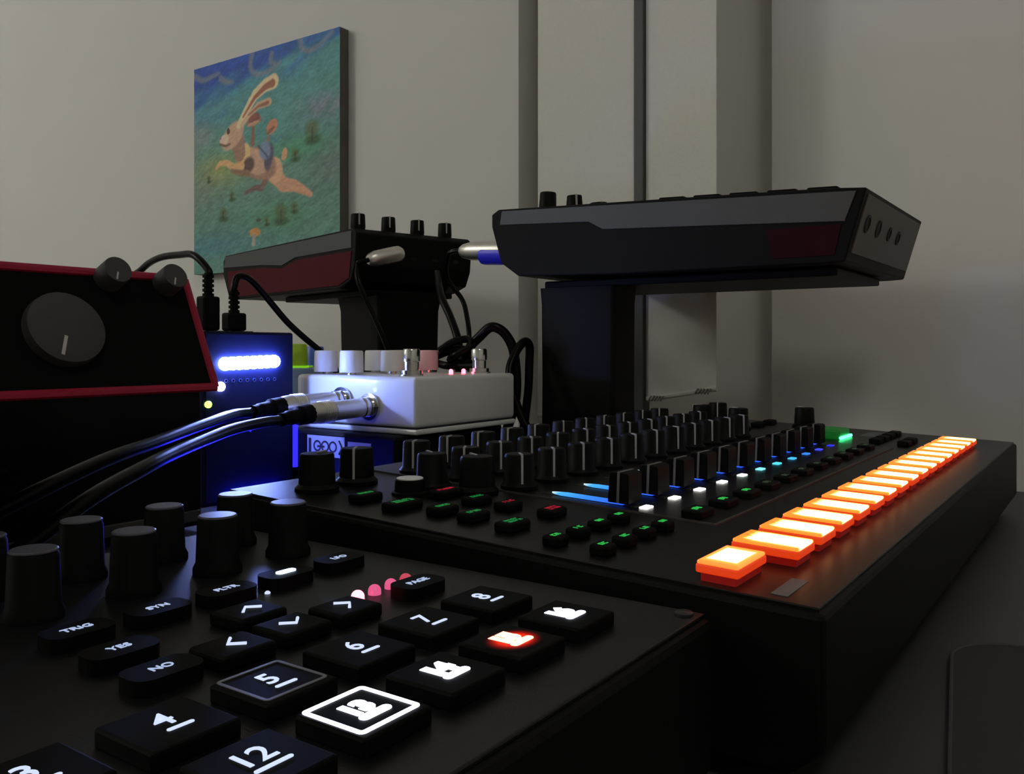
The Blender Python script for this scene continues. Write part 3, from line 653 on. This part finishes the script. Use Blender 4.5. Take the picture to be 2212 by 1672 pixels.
# ------------------------------------------------------------------ usb hub with white light bar
hb = thing('usb_hub', 'upright navy usb hub with a dazzling white light bar', 'usb hub', (372, 470, DESK))
hb.scale = (1.068, 1, 1)
part('case', box(-34, 34, 0, 26, 0, 110, 1.5), M['hub'], hb)
part('front_plate', box(-32.5, 32.5, -0.8, 0.3, 2, 108.5, 0.3), M['hub'], hb)
for k in range(8):
    x = -19.5+k*5.2
    part('light', lathe([(4.3, 0), (4.3, 1.4), (3.8, 2.6), (2.2, 3.5), (0, 3.8)], 18, axis_mtx((x, -.6, 89.4+0.15*k), (0, -1, 0))), E_['led'], hb, smooth=True, label='white light of the bar')
    part('port_ring', lathe([(1.25, 0), (1.25, .35), (.75, .35), (.75, .1), (0, .1)], 14, axis_mtx((x+1, -.7, 78.5), (0, -1, 0))), mat('ring_blue', (0.03, 0.04, 0.16), .4, noise=.1, scale=200) if k == 0 else bpy.data.materials['ring_blue'], hb)
part('status_light', lathe([(3.0, 0), (3.0, 1), (2.0, 2.2), (0, 2.6)], 18, axis_mtx((-22.5, -.6, 75.0), (0, -1, 0))), E_['ledsmall'], hb, smooth=True, label='round white status light')
part('status_light', lathe([(2.2, 0), (2.2, 1), (1.4, 1.9), (0, 2.1)], 18, axis_mtx((-31, -.6, 64.2), (0, -1, 0))), E_['green'], hb, smooth=True, label='round green status light')
part('blue_indicator', prism([(-3.4, 3.2), (3.6, 3.6), (0.4, -1.5)], -1.2, 0, 'y', .2), E_['blue'], hb, (-1.5, -.7, 46), label='blue triangular indicator')
part('blue_window', box(34.1, 37.4, -0.6, 6, 17, 47, .5), E_['blue'], hb, label='blue lit side window')
part('blue_lamp', box(-18, 22, -2.2, -.6, 3, 6, .4), E_['bluelamp'], hb, label='blue light strip at the foot')
part('usb_port', box(-24, -10, 8, 18, 109.6, 110.6, .2), M['holes'], hb); part('usb_port', box(-6, 8, 8, 18, 109.6, 110.6, .2), M['holes'], hb)
def usb(name, label, lx, path, r=2.1, hgt=34, wd=7.5):
    t = thing(name, label, 'cable', (lx, 483, 10.7), 0, 'cables plugged into the usb hub')
    part('plug', box(-wd, wd, -4.5, 4.5, 0, hgt, 1.5), M['rubber'], t)
    bm = bmesh.new()
    for k in range(5): add_lathe(bm, [(3.6, 0), (3.6, 1.8), (2.6, 1.9), (2.6, 3.0)], 12, Matrix.Translation((0, 0, (hgt+k*3.0)*S)))
    part('strain_relief', bm, M['rubber'], t)
    part('cord', tube([(0, 0, hgt+12), (0, 0, hgt+17)]+[(p[0]-lx, p[1]-483, p[2]-10.7) for p in path], r, 10), M['cable'], t, smooth=True)
    return t
usb('usb_cable', 'black usb cable looping left over the audio interface knobs', 349, [(349, 498, 60), (353, 520, 62), (358, 551, 62), (367, 585, 57), (372, 615, 42), (374, 636, -20), (374, 646, DESK+4)], 2.4, 22, 6.2)
usb('usb_cable', 'black usb cable arching right down behind the white pedal', 369, [(373, 484, 47), (383, 485, 46), (400, 490, 36), (424, 496, 19), (444, 501, 8), (466, 506, -3), (482, 509, -12), (489, 511, -32), (488, 512, -70), (486, 512, DESK+3)], 2.3, 12, 7.0)

# ------------------------------------------------------------------ power adapter box with stickers, below the pedal
ad = thing('power_adapter', 'black power adapter with grey regulatory stickers under the white pedal', 'adapter', (412, 378, DESK))
part('case', box(0, 116, 0, 100, 0, 43.2, 2.5), M['black'], ad)
def sticker(y0, y1, z0, z1, label):
    s = part('sticker', box(-0.25, 0.05, y0, y1, z0, z1), M['label'], ad, label=label)
    return s
s1 = sticker(46, 82, 26, 40, 'grey sticker with ring symbols')
for k in range(3):
    bm = bmesh.new(); add_lathe(bm, [(3.9, 0), (3.9, .12), (2.6, .12), (2.6, 0)], 20, axis_mtx((-.22, 57+7.5*k, 33), (-1, 0, 0))); part('ring_symbol', bm, M['ink'], s1)
part('bar_symbol', box(-.4, -.2, 65, 72, 32, 33.4), M['ink'], s1); part('bar_symbol', box(-.4, -.2, 78, 80.5, 28, 38), M['ink'], s1)
part('ring_symbol', tube([(-.3, 51, 28.5), (-.3, 48.6, 33), (-.3, 51, 37.5)], .7, 6), M['ink'], s1)
s2 = sticker(22, 43, 20, 37.5, 'tall grey sticker with small print')
for k in range(3): part('print_line', box(-.4, -.2, 26, 40-3*k, 32-4*k, 34-4*k), M['ink'], s2)

# ------------------------------------------------------------------ white effects pedal
pd = thing('effects_pedal', 'white enamel effects pedal with white knobs and chrome footswitches', 'pedal', (423, 371, -56.6))
part('enclosure', box(0, 111, 0, 113, 4.2, 37.4, 3.0, 4), M['white'], pd, smooth=True)
part('base_plate', box(-0.4, 111.4, -0.4, 113.4, 0, 3.6, 1.2), M['white'], pd)
part('base_gap', box(0.8, 110.2, 0.8, 112.2, 3.2, 4.6), M['ink'], pd)
PT = 37.4
wk = mesh_from(lathe([(8.2, 0), (8.4, .6), (8.1, 14.0), (7.4, 15.2), (0, 15.4)], 32), 'pedal_knob', True)
for x, y, p in ((440, 472, 0), (486, 467, 0), (517, 470, 0), (437, 443, 0), (476, 441, 0), (516, 441, 1)):
    k = part('pedal_knob', wk, M['pknob'] if p else M['wknob'], pd, (x-423, y-371, PT+1.6), label='pink knob' if p else 'white knob')
    part('knob_shaft', lathe([(3.4, 0), (3.4, 1.8)], 16), M['chrome'], k, (0, 0, -1.7))
fs = mesh_from(lathe([(8.6, 0), (8.6, 1.2), (7.4, 1.4), (7.4, 3.8), (5.2, 4.0), (5.2, 9.5), (5.9, 10), (5.9, 17.2), (5.2, 18.2), (0, 18.4)], 28), 'footswitch', True)
for x in (441, 516): part('footswitch', fs, M['chrome'], pd, (x-423, 20, PT-.1))
for x in (488, 502.5): part('pedal_led', lathe([(1.5, 0), (1.5, 2.4), (1.0, 3.4), (0, 3.7)], 14), E_['pedalred'], pd, (x-423, 24, PT-.1), smooth=True, label='red light')
for y, z in ((40, 17), (66, 20.5)):
    part('jack_nut', lathe([(9, 0), (9, 2.2), (6.6, 2.4), (6.4, 4.2), (0, 4.2)], 24, axis_mtx((0, y, z), (-1, 0, 0))), M['chrome'], pd, smooth=True)
part('side_jack', lathe([(7, 0), (7, 6), (4, 6.2), (0, 6.2)], 20, axis_mtx((111, 25, 18), (1, 0, 0))), M['nickel'], pd, smooth=True)
def patch(label, y, z, path, r=3.0):
    t = thing('patch_cable', label, 'cable', (418.6, y, z), 0, 'patch cables plugged into the pedal')
    part('plug_collar', lathe([(6.4, 0), (6.6, 1), (6.6, 4), (6.2, 5)], 24, axis_mtx((0, 0, 0), (-1, 0, 0))), M['chrome'], t, smooth=True)
    part('plug_barrel', lathe([(6.0, 5), (6.3, 9), (6.4, 30), (6.9, 31)], 24, axis_mtx((0, 0, 0), (-1, 0, -.03))), M['nickel'], t, smooth=True)
    bm = bmesh.new()
    for k in range(6): add_lathe(bm, [(6.7, 31+k*1.6), (7.2, 31.5+k*1.6), (7.2, 32.2+k*1.6), (6.7, 32.6+k*1.6)], 24, axis_mtx((0, 0, 0), (-1, 0, -.03)))
    part('knurled_grip', bm, M['nickel'], t)
    part('plug_tail', lathe([(6.9, 40.4), (6.6, 46), (6.0, 49)], 24, axis_mtx((0, 0, 0), (-1, 0, -.03))), M['nickel'], t, smooth=True)
    pts = [(-49, 0, -1.5), (-60, -2, -2.0), (-76, -6, -3)]
    part('boot', tube(pts, [6.2, 6.0, 4.6, 4.0], 14), M['rubber'], t, smooth=True)
    part('cord', tube([(-70, -4.5, -2.6), (-80, -7, -3.2)]+[(p[0]-418.6, p[1]-y, p[2]-z) for p in path], r, 12), M['cable'], t, smooth=True)
patch('silver jack patch cable nearest the camera in the white pedal', 411, -39.6, [(325, 399, -42.5), (295, 385, -43), (262, 364, -44.5), (228, 338, -45.5), (196, 312, -47), (160, 290, -53), (118, 270, -68), (88, 254, -79), (85, 247.5, -80)])
patch('silver jack patch cable partly hidden behind the nearer plug', 437, -36.1, [(324, 424, -39), (296, 405, -40), (262, 381, -41.5), (228, 356, -43), (194, 334, -45), (152, 312, -52), (86, 286, -68), (52, 256, -79), (49, 247.5, -80)])
for x in (85, 49): part('rear_jack', lathe([(5.5, 0), (5.5, 2.2), (3.4, 2.3)], 18, axis_mtx((x-EX0, EY1-EY0, 20), (0, 1, 0))), M['nickel'], gr, smooth=True)

# lime and blue pedal behind the hub
lg = thing('small_pedal', 'pale blue pedal with a lime green knob behind the usb hub', 'pedal', (476, 520, DESK))
part('enclosure', box(-25, 25, 0, 60, 0, 84, 3, 3), mat('pale_blue_enamel', (0.28, 0.42, 0.60), .35, noise=.04, scale=80), lg)
part('knob', lathe([(8.5, 0), (8.8, 1), (8.2, 16), (7.4, 17), (0, 17.2)], 24), M['lime'], lg, (-11, 12, 85.5), smooth=True, label='lime green knob')
part('knob', lathe([(7, 0), (7, 14), (6.2, 15), (0, 15.2)], 24), M['blueplastic'], lg, (10, 14, 85.5), smooth=True, label='blue knob')
part('knob_base', lathe([(9.6, 0), (9.6, 1.6)], 24), glow('lime_light', (.35, 1, .02), .5), lg, (-11, 12, 83.9), smooth=True)
part('knob_base', lathe([(8, 0), (8, 1.6)], 24), M['chrome'], lg, (10, 14, 83.9), smooth=True)

# ------------------------------------------------------------------ sampler on the right stand
sr = thing('sampler', 'black sampler with grey side band on the stand above the drum machine', 'sampler', (558, 128, 51.6))
def RP(y, z): return (y-128, z-51.6)
prof = [RP(128, 97.1), RP(150, 99), RP(404, 108.3), RP(410.5, 104.8), RP(410.4, 95), RP(401.4, 66), RP(385, 55), RP(300, 52.3), RP(152, 52), RP(141, 52.6)]
part('body', prism(prof, 0, 176, 'x', 1.2), M['black'], sr)
band = [RP(134, 95.6), RP(400, 106.6), RP(402, 96), RP(322, 92.0), RP(310, 85.6), RP(141, 77.5)]
part('side_band', prism(band, -0.7, 0.5, 'x', .2), M['grey'], sr, label='dark grey side band')
part('side_band', prism(band, 175.5, 176.7, 'x', .2), M['grey'], sr, label='dark grey side band')
part('red_panel', prism([RP(143, 76), RP(190, 76), RP(186, 57), RP(147, 57)], -.5, .4, 'x', .1), mat('very_dark_red', (0.022, 0.002, 0.006), .5, spec=.08, noise=.3, scale=60), sr, label='dark red corner panel')
# front face: leans in towards the bottom
fd = Vector((0, 13, -44.5)).normalized(); fno = Vector((0, -44.5, -13)).normalized()
def front_pt(x, t): return Vector((x, 0, 45.5))+fd*t
bm = bmesh.new()
for (x0, x1, t0, t1) in ((6, 170, 3, 40),):
    A = [front_pt(x0, t0), front_pt(x1, t0), front_pt(x1, t1), front_pt(x0, t1)]
    lo = [bm.verts.new((p+fno*0.0)*S) for p in A]; hi = [bm.verts.new((p+fno*0.8)*S) for p in A]
    bm.faces.new(hi)
    for k in range(4): bm.faces.new((lo[k], lo[(k+1) % 4], hi[(k+1) % 4], hi[k]))
bmesh.ops.recalc_face_normals(bm, faces=bm.faces)
part('front_panel', bm, M['seam'], sr)
for x, r_ in ((22, 4.2), (52, 4.2), (84, 3.2), (112, 3.2)):
    part('front_socket', lathe([(r_+1.6, 0), (r_+1.6, 1.4), (r_, 1.5), (r_, .9), (0, .9)], 20, axis_mtx(front_pt(x, 20), fno)), M['holes'], sr)
tl = math.atan2(9.3, 254)
def topz(y): return 47.4+(y-22)*9.3/254
rk = knob_mesh(6.6, 15, 1.05); rp = pointer_mesh(6.6, 15, .3, .6); rk2 = knob_mesh(6, 11, 1.05); rp2 = pointer_mesh(6, 11, .1, .7)
for x in (22, 62, 102, 142): placed_knob(sr, rk, rp, x, 244, topz(244)-.3, 40, tilt=(tl, 0))
for x in (22, 62, 102, 142): placed_knob(sr, rk2, rp2, x, 219, topz(219)-.3, 225, tilt=(tl, 0))
part('low_dial', lathe([(7, 0), (7, 3.6), (6, 4.2), (0, 4.3)], 22), M['knob'], sr, (24, 199, topz(199)-.3), (tl, 0, 0), smooth=True)
for r_ in range(5):
    for c_ in range(4):
        y = 30+r_*26
        part('drum_pad', box(-15.5, 15.5, -9.8, 9.8, -.3, 3.0, 1.2), M['rubber'], sr, (27+c_*40.5, y, topz(y)), (tl, 0, 0))
for c_ in range(6): part('top_button', box(-6, 6, -8, 8, -.3, 2.0, .8), M['rubber'], sr, (24+c_*26, 168, topz(168)), (tl, 0, 0))
for x in (20, 156):
    for y in (30, 240): pass
for k in range(3): part('rear_socket', lathe([(5, 0), (5, 2.2), (3.2, 2.3)], 16, axis_mtx((30+k*45, 277.6, 30), (0, 1, -.3))), M['nickel'], sr, smooth=True)

def stand(label, loc, rot, base, col, plate, zt_, taper):
    t = thing('equipment_stand', label, 'stand', loc, rot, 'black desktop stands')
    part('base', box(*base, 0, 8, 2), M['black'], t)
    x0, x1, y0, y1 = col
    bm = bmesh.new(); lev = [(7.5, 1.0), (zt_*.5, 1-taper*.4), (zt_*.88, 1.0), (zt_-5.5, 1.0+taper)]
    rings = []
    cx, cy = (x0+x1)/2, (y0+y1)/2
    for z, s_ in lev:
        rings.append([bm.verts.new(Vector((cx+(px-cx)*s_, cy+(py-cy)*s_, z))*S) for px, py in rounded(x0, x1, y0, y1, 4, 4)])
    n = len(rings[0])
    for a, b2 in zip(rings, rings[1:]):
        for k in range(n): bm.faces.new((a[k], a[(k+1) % n], b2[(k+1) % n], b2[k]))
    bm.faces.new(list(reversed(rings[0]))); bm.faces.new(rings[-1])
    part('column', bm, M['black'], t, smooth=True)
    part('top_plate', box(*plate, zt_-6, zt_-.3, 1.2), M['black'], t)
    part('cable_clip', box(x1-.5, x1+3, cy-8, cy+8, zt_*.4, zt_*.4+12, 1), M['black'], t)
    return t
stand('black column stand under the sampler above the drum machine', (575, 310, DESK), 0, (-8, 110, -20, 100), (0, 36, 0, 66), (0.5, 118, -160, 62), 151.6, 0.03)

# ------------------------------------------------------------------ second machine on the left stand
LR = -15
sl = thing('mixer', 'black mixer with knobs and red side on the stand below the painting', 'mixer', (563, 565, 54), LR)
profL = [(0, 49), (6, 53.6), (300, 52), (306, 46), (306, 30), (290, 4), (270, 0), (30, 0), (10, 6), (3, 20)]
part('body', prism(profL, 0, 131, 'x', 1.2), M['black'], sl)
part('side_band', prism([(8, 51.5), (298, 50.6), (302, 38), (200, 34), (150, 30), (120, 36), (8, 36)], -.7, .5, 'x', .2), M['grey'], sl, label='dark grey side band')
part('red_side', prism([(8, 33), (118, 33), (150, 27), (200, 31), (292, 33), (286, 9), (268, 3), (32, 3), (12, 9)], -.6, .4, 'x', .1), M['redside'], sl, label='dark red lower side')
lk = knob_mesh(6.6, 15, 1.0)
for k in range(4): placed_knob(sl, lk, rp, 10+k*32.5, 14, 53.2, 250)
for r_ in range(3):
    for k in range(4): part('low_button', box(-7, 7, -5, 5, 0, 1.6, .6), M['rubber'], sl, (18+k*31, 60+r_*36, 52.6))
for k in range(5): part('rear_socket', lathe([(5.6, 0), (5.6, 1.8), (3.4, 1.9)], 18, axis_mtx((16+k*24, 4.5, 26), (0, -1, -.2))), M['holes'], sl, smooth=True)
part('rear_print', box(8, 92, -.1, .6, 41.5, 43.2), M['seam'], sl, (0, 1.0, 0))
stand('black column stand under the mixer with the red side', (570, 590, DESK), LR, (5, 120, -28, 110), (30, 100, -14, 60), (20, 118, -10, 160), 154, 0.06)
# silver plugs
def plug(label, p, d, length, path, band=False, r=6.5, cr=2.2):
    t = thing('audio_plug', label, 'plug', p)
    dv = Vector(d).normalized()
    part('barrel', lathe([(r*.7, 0), (r*.95, 3), (r, 8), (r*.95, length*.8), (r*.72, length*.95), (r*.5, length)], 22, axis_mtx((0, 0, 0), d)), M['nickel'], t, smooth=True)
    if band: part('colour_band', lathe([(r*.6, 0), (r*1.05, 2), (r*1.05, length*.55), (r*.98, length*.6)], 22, axis_mtx((0, 0, -3.2), d)), M['blueband'], t, smooth=True, label='blue plastic band')
    part('cord', tube([tuple(dv*(length-2)), tuple(dv*(length+8))]+[(q[0]-p[0], q[1]-p[1], q[2]-p[2]) for q in path], cr, 9), M['cable'], t, smooth=True)
    return t
pl = plug('silver right angled plug in the near face of the mixer', (597, 541, 86), (-.93, .28, -.24), 36, [(556, 556, 72), (550, 548, 55), (560, 530, 10), (570, 510, -50), (560, 490, DESK+3)], False, 7.5)
part('stub', lathe([(4.5, 0), (4.5, 14)], 14, axis_mtx((-3, 1, 0), (.26, .97, 0))), M['nickel'], pl, smooth=True)
plug('silver plug with a blue band behind the sampler', (603, 416, 81), (-.02, 1, .05), 60, [(603, 492, 80), (610, 498, 62), (616, 486, 43), (610, 476, 28), (598, 464, 8), (592, 460, -40), (600, 480, DESK+3)], True, 8.5)
# loose cables between pedal and stands
cb = solo('power_cable', tube([(600, 502, 66), (577, 478, 44), (568, 460, 24), (561, 447, 6), (562, 446, -12), (562, 448, -60), (575, 455, DESK+4)], 3.4, 10), M['cable'], 'straight slanting black cord behind the white pedal', 'cable', smooth=True)
solo('looped_cable', tube([(556, 490, DESK+4), (552, 452, -50), (550, 430, -6), (551, 416, 9), (553, 406, 15.8), (558, 397, 10), (560, 390, -6), (559, 388, -40), (562, 402, -75), (600, 430, DESK+4)], 3.9, 12), M['cable'], 'thick black cable arched above the pedal beside the sampler stand', 'cable', smooth=True)
solo('looped_cable', tube([(548, 330, DESK+3.6), (541, 365, -60), (543, 382, -24), (552, 384, -6), (562, 382.5, 4), (568.5, 381.5, 1), (569, 382, -14), (568, 383, -40), (570, 392, -80), (620, 440, DESK+3.6)], 3.4, 12), M['cable'], 'smaller black cable loop touching the sampler stand column', 'cable', smooth=True)
solo('cable_bundle', add_tube(tube([(529, 440, -3), (534, 430, 4), (539, 419, 6), (535, 414, 0), (530, 424, -6), (533, 432, -10), (536, 422, -12), (540, 412, -8)], 3.0, 9), [(530, 452, -10), (536, 430, -2), (540, 415, -4), (535, 408, -14), (534, 436, -14.5), (539, 462, -13), (543, 480, -40), (540, 505, -80), (536, 525, DESK+4)], 3.0, 9), M['cable'], 'tangle of black cable lying behind the two red pedal lights', 'cable', smooth=True)

# ------------------------------------------------------------------ desk mat at the right
dmt = thing('desk_mat', 'dark cloth desk mat with stitched edge in front of the drum machine', 'desk mat', (75, -84, DESK), 8)
part('cloth', prism(rounded(0, 268, 0, 96, 20, 8), 0, 2.2, 'z'), M['mat'], dmt)
pts = [(x, y, 2.2) for x, y in rounded(.6, 267.4, .6, 95.4, 19.4, 8)]; pts.append(pts[0])
part('stitched_edge', tube(pts, .55, 6, False), M['stitch'], dmt)
